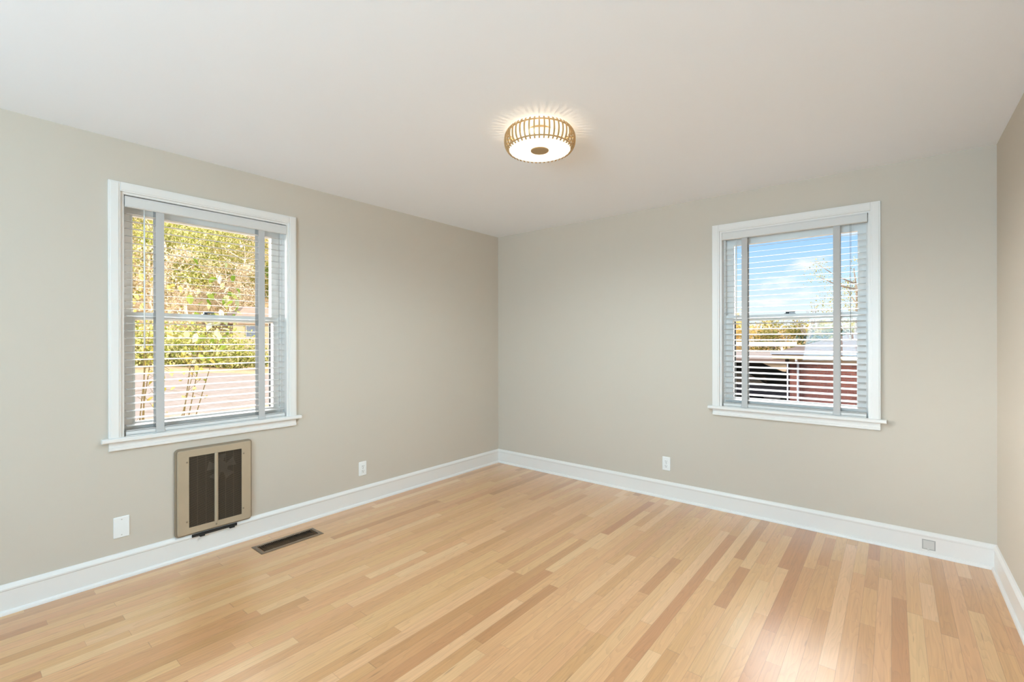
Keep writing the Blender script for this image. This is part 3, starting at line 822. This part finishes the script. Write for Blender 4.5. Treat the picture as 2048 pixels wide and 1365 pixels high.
protos = {
 'yellowgreen': make_tree('hillside_tree', 1, 11, 3.6, 6500, 0.12, LM['yellowgreen'], PALEBARK, 0.12),
 'tan': make_tree('hillside_tree', 2, 9, 3.4, 5500, 0.11, LM['tan'], PALEBARK, 0.08),
 'green': make_tree('hillside_tree', 3, 9, 3.2, 5500, 0.12, LM['green'], BARK, 0.10),
 'olive': make_tree('hillside_tree', 4, 10, 3.6, 6000, 0.115, LM['olive'], PALEBARK, 0.10),
}
def place(o, x, y, rz, s, label, cat, group, dz=-0.1):
    o.location = (x, y, gz(x, y)+dz); o.rotation_euler = (0, 0, rz); o.scale = (s, s, s)
    tag(o, label, cat, group)
KLAB = {
 'yellowgreen': 'yellow-green leafy tree on the sunlit hillside past the gravel lane',
 'tan': 'tree with dry tan leaves on the hillside past the gravel lane',
 'green': 'darker green tree on the hillside past the gravel lane',
 'olive': 'olive-brown thin-leaved tree on the hillside past the gravel lane'}
used = set()
r = random.Random(31)
keys = ['yellowgreen', 'tan', 'olive', 'yellowgreen', 'tan', 'green', 'tan', 'yellowgreen', 'olive']
n = 0
for X in (-50, -57, -65, -74, -84, -96, -107):
    D = 3.32-X
    lo, hi = -3.82+D*0.14, -3.82+D*0.52
    step = 5.6+0.01*D
    y = lo+r.uniform(0, 2)
    while y < hi:
        if not (X > -54 and y > 11.5):
            k = keys[n % len(keys)]; n += 1
            o = protos[k] if k not in used else copy_tree(protos[k])
            used.add(k)
            place(o, X+r.uniform(-2.5, 2.5), y, r.uniform(0, 6.28), r.uniform(0.8, 1.15), KLAB[k], 'tree', KLAB[k].split(' on ')[0]+'s')
        y += step*r.uniform(0.8, 1.2)

# low green bushes at the foot of the hillside
bush = empty('roadside_bush', (0, 0, 0))
bb = MB(); rr = random.Random(8)
for k in range(4200):
    v = Vector((rr.gauss(0, .45), rr.gauss(0, .6), abs(rr.gauss(0, .5))+0.1))
    leaf_quad(bb.bm, Vector((v.x*2.0, v.y*2.2, v.z*1.9)), rr.uniform(.05, .12), rr)
bb.build('foliage', LM['yellowgreen'], bush, recalc=False)
sb = MB()
for k in range(7):
    t = rr.uniform(0, 6.28); sb.tube([(0.2*math.cos(t), 0.2*math.sin(t), -0.2), (0.6*math.cos(t), 0.7*math.sin(t), 0.9), (1.0*math.cos(t), 1.2*math.sin(t), 1.7)], [0.04, 0.03, 0.01], 5)
sb.build('stem', STEM, bush)
BL = 'low yellow-green bush at the far edge of the gravel lane'
for i, (x, y, s) in enumerate(((-34, 5.2, 1.0), (-35, 8.0, 1.15), (-36, 10.6, 1.0), (-33, 3.0, 1.1), (-39, 9.5, 1.2), (-38, 6.6, 1.3))):
    o = bush if i == 0 else copy_tree(bush)
    place(o, x, y, i*1.3, s, BL, 'bush', 'bushes past the gravel lane')

dbush = empty('foundation_bush', (0, 0, 0)); bb = MB()
for k in range(900):
    v = Vector((rr.gauss(0, .45), rr.gauss(0, .6), abs(rr.gauss(0, .5))))
    leaf_quad(bb.bm, Vector((v.x*0.9, v.y*1.3, v.z*0.9)), rr.uniform(.07, .16), rr)
bb.build('foliage', LM['green'], dbush, recalc=False)
for i, (x, y, s) in enumerate(((-44.4, 13.2, 1.2), (-44.2, 15.6, 1.0), (-44.3, 18.0, 1.1))):
    o = dbush if i == 0 else copy_tree(dbush)
    place(o, x, y, i*1.9, s, 'low dark bush against the wall of the far tan house', 'bush', 'dark bushes at the tan house')

# leafy shrub right outside the left window
def leaf_shape(bm, c, size, r):
    n = Vector((r.gauss(0.6, .6), r.gauss(-.3, .6), r.gauss(.4, .5))).normalized()
    a = (Vector((r.gauss(0, .5), r.gauss(0, .5), -1)) ); a = (a-n*a.dot(n)).normalized(); b = n.cross(a)
    o = [(-1, 0), (-.45, .5), (.15, .52), (.6, .3), (1.05, 0), (.6, -.3), (.15, -.52), (-.45, -.5)]
    V = [bm.verts.new(c+a*p*size+b*q*size+n*abs(q)*size*.35) for p, q in o]
    bm.faces.new([V[0], V[1], V[2], V[3], V[4]]); bm.faces.new([V[0], V[4], V[5], V[6], V[7]])

def shrub(base, targets, lm, label, leaf, per, seed):
    r = random.Random(seed)
    root = empty('window_shrub', base); tag(root, label, 'shrub')
    sb = MB(); lb = MB()
    for t, start in targets:
        A = Vector(base)+Vector((r.uniform(-.08, .08), r.uniform(-.08, .08), -0.05)); B = Vector(t)
        mid = A.lerp(B, .55)+Vector((r.uniform(-.1, .1), r.uniform(-.12, .04), .05))
        pts = []
        for k in range(9):
            q = k/8; pts.append(A*(1-q)**2+mid*2*q*(1-q)+B*q*q)
        sb.tube([tuple(p) for p in pts], [0.0065*(1-.8*k/8)+.001 for k in range(9)], 6)
        for k in range(per):
            q = r.uniform(start, 1.03); i = min(int(q*8), 7); p = pts[i].lerp(pts[i+1], q*8-i)
            c = p+Vector((r.gauss(0, .07), r.gauss(0, .07), r.gauss(0, .06)))
            sb.tube([tuple(p), tuple(c)], 0.0014, 4)
            leaf_shape(lb.bm, c, leaf*r.uniform(.6, 1.25), r)
    sb.build('stem', STEM, root); lb.build('foliage', lm, root, recalc=False)
shrub((-1.15, -2.75, -0.62), [((-1.0, -2.38, 1.86), .74), ((-1.15, -2.22, 1.70), .78), ((-1.05, -2.50, 1.62), .76)], LM['shrub'],
      'shrub with large pale green leaves outside the window over the heater', 0.038, 26, 3)
shrub((-1.05, -2.95, -0.62), [((-1.0, -2.88, 2.02), .55), ((-1.1, -2.80, 1.55), .6), ((-1.0, -2.50, 1.32), .74), ((-1.2, -2.70, 1.72), .66)], LM['shrubyellow'],
      'thin-stemmed shrub with small yellowing leaves close to the glass over the heater', 0.026, 28, 5)

# ------------------------------------------------------------------ far tan house in the left window
def tan_house():
    x, y0, y1 = -46.0, 13.9, 25.0
    zb = gz(x, 15)-0.2
    root = empty('tan_house', (x, (y0+y1)/2, zb)); tag(root, 'tan house with brown roof at the foot of the hillside', 'house')
    WALL = mat('tan_stucco', (158, 138, 108), 0.9, vary=(0.4, 0.05)); ROOF = mat('brown_shingles', (150, 124, 102), 0.95, vary=(2, 0.12))
    MB().box(x-7, x, y0, y1, zb, 3.2).build('wall', WALL, root)
    rb = MB(); e = 0.5
    b0 = [rb.v(x+e, y0-e, 3.0), rb.v(x+e, y1+e, 3.0), rb.v(x-7-e, y1+e, 3.0), rb.v(x-7-e, y0-e, 3.0)]
    b1 = [rb.v(x+e, y0-e, 3.2), rb.v(x+e, y1+e, 3.2), rb.v(x-7-e, y1+e, 3.2), rb.v(x-7-e, y0-e, 3.2)]
    k = [rb.v(x-3.5, y0+2.4, 5.0), rb.v(x-3.5, y1-2.4, 5.0)]
    for i in range(4): rb.bm.faces.new([b0[i], b0[(i+1) % 4], b1[(i+1) % 4], b1[i]])
    for f in (b0[::-1], [b1[0], b1[1], k[1], k[0]], [b1[1], b1[2], k[1]], [b1[2], b1[3], k[0], k[1]], [b1[3], b1[0], k[0]]): rb.bm.faces.new(f)
    rb.build('roof', ROOF, root)
    for yw in (15.0, 19.5):
        wf = MB(lambda u, d, z: Vector((x+d, u, z))).ring((yw, yw+1.2, 1.7, 2.9), (yw+.08, yw+1.12, 1.78, 2.82), 0, 0.06).build('window', mat('grey_window_frame', (150, 140, 124), 0.7), root)
        MB().box(x+0.005, x+0.02, yw+.08, yw+1.12, 1.78, 2.82).build('pane', mat('dark_pane', (90, 96, 104), 0.6, spec=0.1), wf)
tan_house()

# ------------------------------------------------------------------ neighbour's brick house
def brick_house():
    y0, y1, x0, x1 = 18.0, 26.0, 0.06, 11.0
    zb = -1.75
    root = empty('brick_house', ((x0+x1)/2, y0, zb)); tag(root, 'red brick house with low grey roof seen through the sky-view window', 'house')
    MB().box(x0, x1, y0, y1, zb, 0.60).build('wall', brick_mat('red_brick', (98, 48, 40), (124, 68, 54), (104, 86, 80), 1), root)
    ROOF = mat('grey_shingles', (108, 92, 84), 0.95, spec=0.05, vary=(3, 0.12))
    rb = MB(); e = 0.55; zr = 0.82
    c = [rb.v(x0-e, y0-e, zr), rb.v(x1+e, y0-e, zr), rb.v(x1+e, y1+e, zr), rb.v(x0-e, y1+e, zr)]
    d = [rb.v(x0-e, y0-e, zr-.10), rb.v(x1+e, y0-e, zr-.10), rb.v(x1+e, y1+e, zr-.10), rb.v(x0-e, y1+e, zr-.10)]
    k = [rb.v(x0+3.0, (y0+y1)/2, zr+1.15), rb.v(x1-3, (y0+y1)/2, zr+1.15)]
    for f in ((c[0], c[1], k[1], k[0]), (c[2], c[3], k[0], k[1]), (c[3], c[0], k[0]), (c[1], c[2], k[1]), (d[3], d[2], d[1], d[0])): rb.bm.faces.new(f)
    for i in range(4): rb.bm.faces.new([d[i], d[(i+1) % 4], c[(i+1) % 4], c[i]])
    rb.build('roof', ROOF, root)
    MB().box(x0-e+.02, x1+e-.02, y0-e+.02, y1+e-.02, 0.58, 0.715).build('soffit', mat('tan_soffit', (206, 184, 152), 0.8), root)
    MB().box(x0-e-.04, x1+e+.04, y0-e-.08, y0-e, 0.76, 0.83).build('gutter', mat('pale_gutter', (150, 154, 162), 0.5), root)
    MB().box(x0-.02, x1+.02, y0-.04, y0, 0.44, 0.60).build('frieze_board', mat('tan_frieze', (176, 150, 116), 0.8), root)
    db = MB(); db.tube([(0.36, 17.50, 0.70), (0.36, 17.55, 0.52), (0.36, 17.93, 0.38), (0.36, 17.93, -1.70)], 0.042, 8)
    db.build('downspout', MT['trim'], root)
    ch = MB().box(4.2, 5.0, 21.6, 22.4, 1.5, 2.6).build('chimney', brick_mat('chimney_brick', (150, 86, 70), (166, 100, 84), (140, 118, 108), 1), root)
brick_house()

def carport():
    root = empty('carport', (-3.2, 18, -1.7)); tag(root, 'dark open carport attached to the left of the brick house', 'carport')
    BR = mat('brown_fascia', (104, 82, 70), 0.8); DK = mat('dark_carport_lining', (58, 54, 52), 0.9)  # DK puts the shade inside the carport into the wall colour
    rb = MB(); rb.prism([(17.5, 0.38), (17.5, 0.56), (25.5, 0.66), (25.5, 0.48)], -7.5, -0.02, lambda p, q, a: (a, p, q)); rb.build('roof', BR, root)
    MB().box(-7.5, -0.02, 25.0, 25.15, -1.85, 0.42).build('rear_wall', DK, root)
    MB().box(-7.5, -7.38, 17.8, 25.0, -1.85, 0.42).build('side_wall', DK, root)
    bb = MB(); bb.prism([(-0.95, 0.40), (-0.02, 0.40), (-0.02, 0.05), (-0.14, 0.05)], 17.72, 17.80, lambda p, q, a: (p, a, q)); bb.build('brace', mat('tan_brace', (160, 138, 110), 0.8), root)
    for x in (-7.3, 0.0):
        MB().box(x-.06+(0.02 if x < -1 else 0.08), x+.06, 17.62, 17.74, -1.85, 0.42).build('post', MT['trim'], root)
carport()

def car():
    cx, cy, zb = -2.3, 20.6, gz(-2.3, 20.6)
    root = empty('parked_car', (cx, cy, zb)); tag(root, 'dark car parked under the carport beside the brick house', 'car')
    PAINT = mat('black_car_paint', (26, 27, 30), 0.15, coat=1.0); GL = mat('dark_car_glass', (40, 46, 52), 0.05)
    F = lambda u, d, z: Vector((cx+u, cy+d, zb+z))
    prof = [(-2.2, .35), (2.2, .35), (2.25, .6), (2.15, .82), (1.2, .95), (.55, 1.36), (-.85, 1.42), (-1.6, 1.0), (-2.15, .92), (-2.25, .6)]
    bd = MB(F).prism(prof, -.85, .85, lambda p, q, a: (p, a, q)).build('body', PAINT, root, bevel=.06)
    MB(F).prism([(-1.35, 1.0), (.95, 1.0), (.48, 1.32), (-.82, 1.37)], -.86, .86, lambda p, q, a: (p, a, q)).build('side_window', GL, root)
    for x in (-1.4, 1.4):
        for d in (-.82, .68):
            MB(lambda a, b, c: F(x+a, d+c, .33+b)).lathe([(.33, 0), (.33, .14)], 20).build('wheel', MT['slot'], root)
car()

def canopy():
    root = empty('white_awning', (-5, 31, gz(-5, 31))); tag(root, 'flat white metal awning on posts beyond the carport', 'awning')
    MB().box(-10, -1.75, 30, 33, 0.93, 1.20).build('roof_panel', MT['trim'], root)
    for x in (-9.6, -2.2):
        for y in (30.2, 32.7):
            MB().box(x-.05, x+.05, y-.05, y+.05, gz(x, y)-0.1, 0.95).build('post', MT['trim'], root)
canopy()

# trees beyond the brick house
py = make_tree('autumn_tree', 11, 6.0, 2.8, 2200, 0.16, LM['yellow'], BARK, 0.05)
pg = make_tree('autumn_tree', 12, 5.6, 2.6, 1500, 0.15, LM['olive'], BARK, 0.05)
AL = {'y': 'yellow autumn tree in the belt behind the awning and carport', 'g': 'olive thin-leaved tree in the belt behind the awning and carport'}
r = random.Random(5); first = set()
for i, (x, y) in enumerate(((-17, 56), (-14.2, 60), (-12, 55), (-9.6, 61), (-7.4, 57), (-5.2, 62), (-3.0, 58), (-1, 63), (1.5, 59), (4, 62), (7, 58))):
    k = 'y' if i in (0, 1, 2, 3, 5) else 'g'; src = py if k == 'y' else pg
    o = src if k not in first else copy_tree(src); first.add(k)
    place(o, x, y, r.uniform(0, 6.28), r.uniform(.85, 1.05), AL[k], 'tree', AL[k].split(' in ')[0]+'s')
    o.location.z = -1.6

t = make_tree('sparse_tree', 21, 8.0, 2.4, 2600, 0.045, LM['olive'], BARK, 0.25)
place(t, 1.5, 31, 0.5, 1.0, 'tall tree with sparse leaves rising behind the brick house roof', 'tree', None); t.location.z = -1.6
def bare_tree(x, y, h, seed, label):
    r = random.Random(seed); root = empty('bare_tree', (x, y, -1.6)); tag(root, label, 'tree')
    tb = MB(); tw = MB()
    A = Vector((x, y, -1.9)); B = Vector((x+.2, y, -1.6+h*.5))
    tb.tube([tuple(A), tuple(A.lerp(B, .5)), tuple(B)], [.14, .11, .08], 7); tb.build('trunk', BARK, root)
    for k in range(7):
        s = A.lerp(B, r.uniform(.55, 1)); e = s+Vector((r.uniform(-1, 1)*h*.16, r.uniform(-.8, .8)*h*.1, h*r.uniform(.22, .5)))
        tw.tube([tuple(s), tuple(s.lerp(e, .5)+Vector((r.uniform(-.1, .1), 0, .1))), tuple(e)], [.05, .03, .012], 5)
        for q in range(4):
            s2 = s.lerp(e, r.uniform(.35, .95)); e2 = s2+Vector((r.uniform(-1, 1)*h*.07, r.uniform(-.5, .5), h*r.uniform(.05, .16)))
            tw.tube([tuple(s2), tuple(e2)], [.018, .007], 4)
    tw.build('branch', BARK, root)
bare_tree(-1.15, 32, 6.0, 2, 'bare-branched tree with upright twigs above the brick house roof')
bare_tree(-7.2, 33, 7.5, 6, 'thin bare tree standing behind the white awning')
ev = make_tree('evergreen_tree', 31, 3.6, 1.1, 1600, 0.09, LM['evergreen'], BARK, 0.1)
place(ev, 0.1, 28.5, 0, 1, 'dark evergreen tree directly behind the brick house roof', 'tree', None); ev.location.z = -1.6
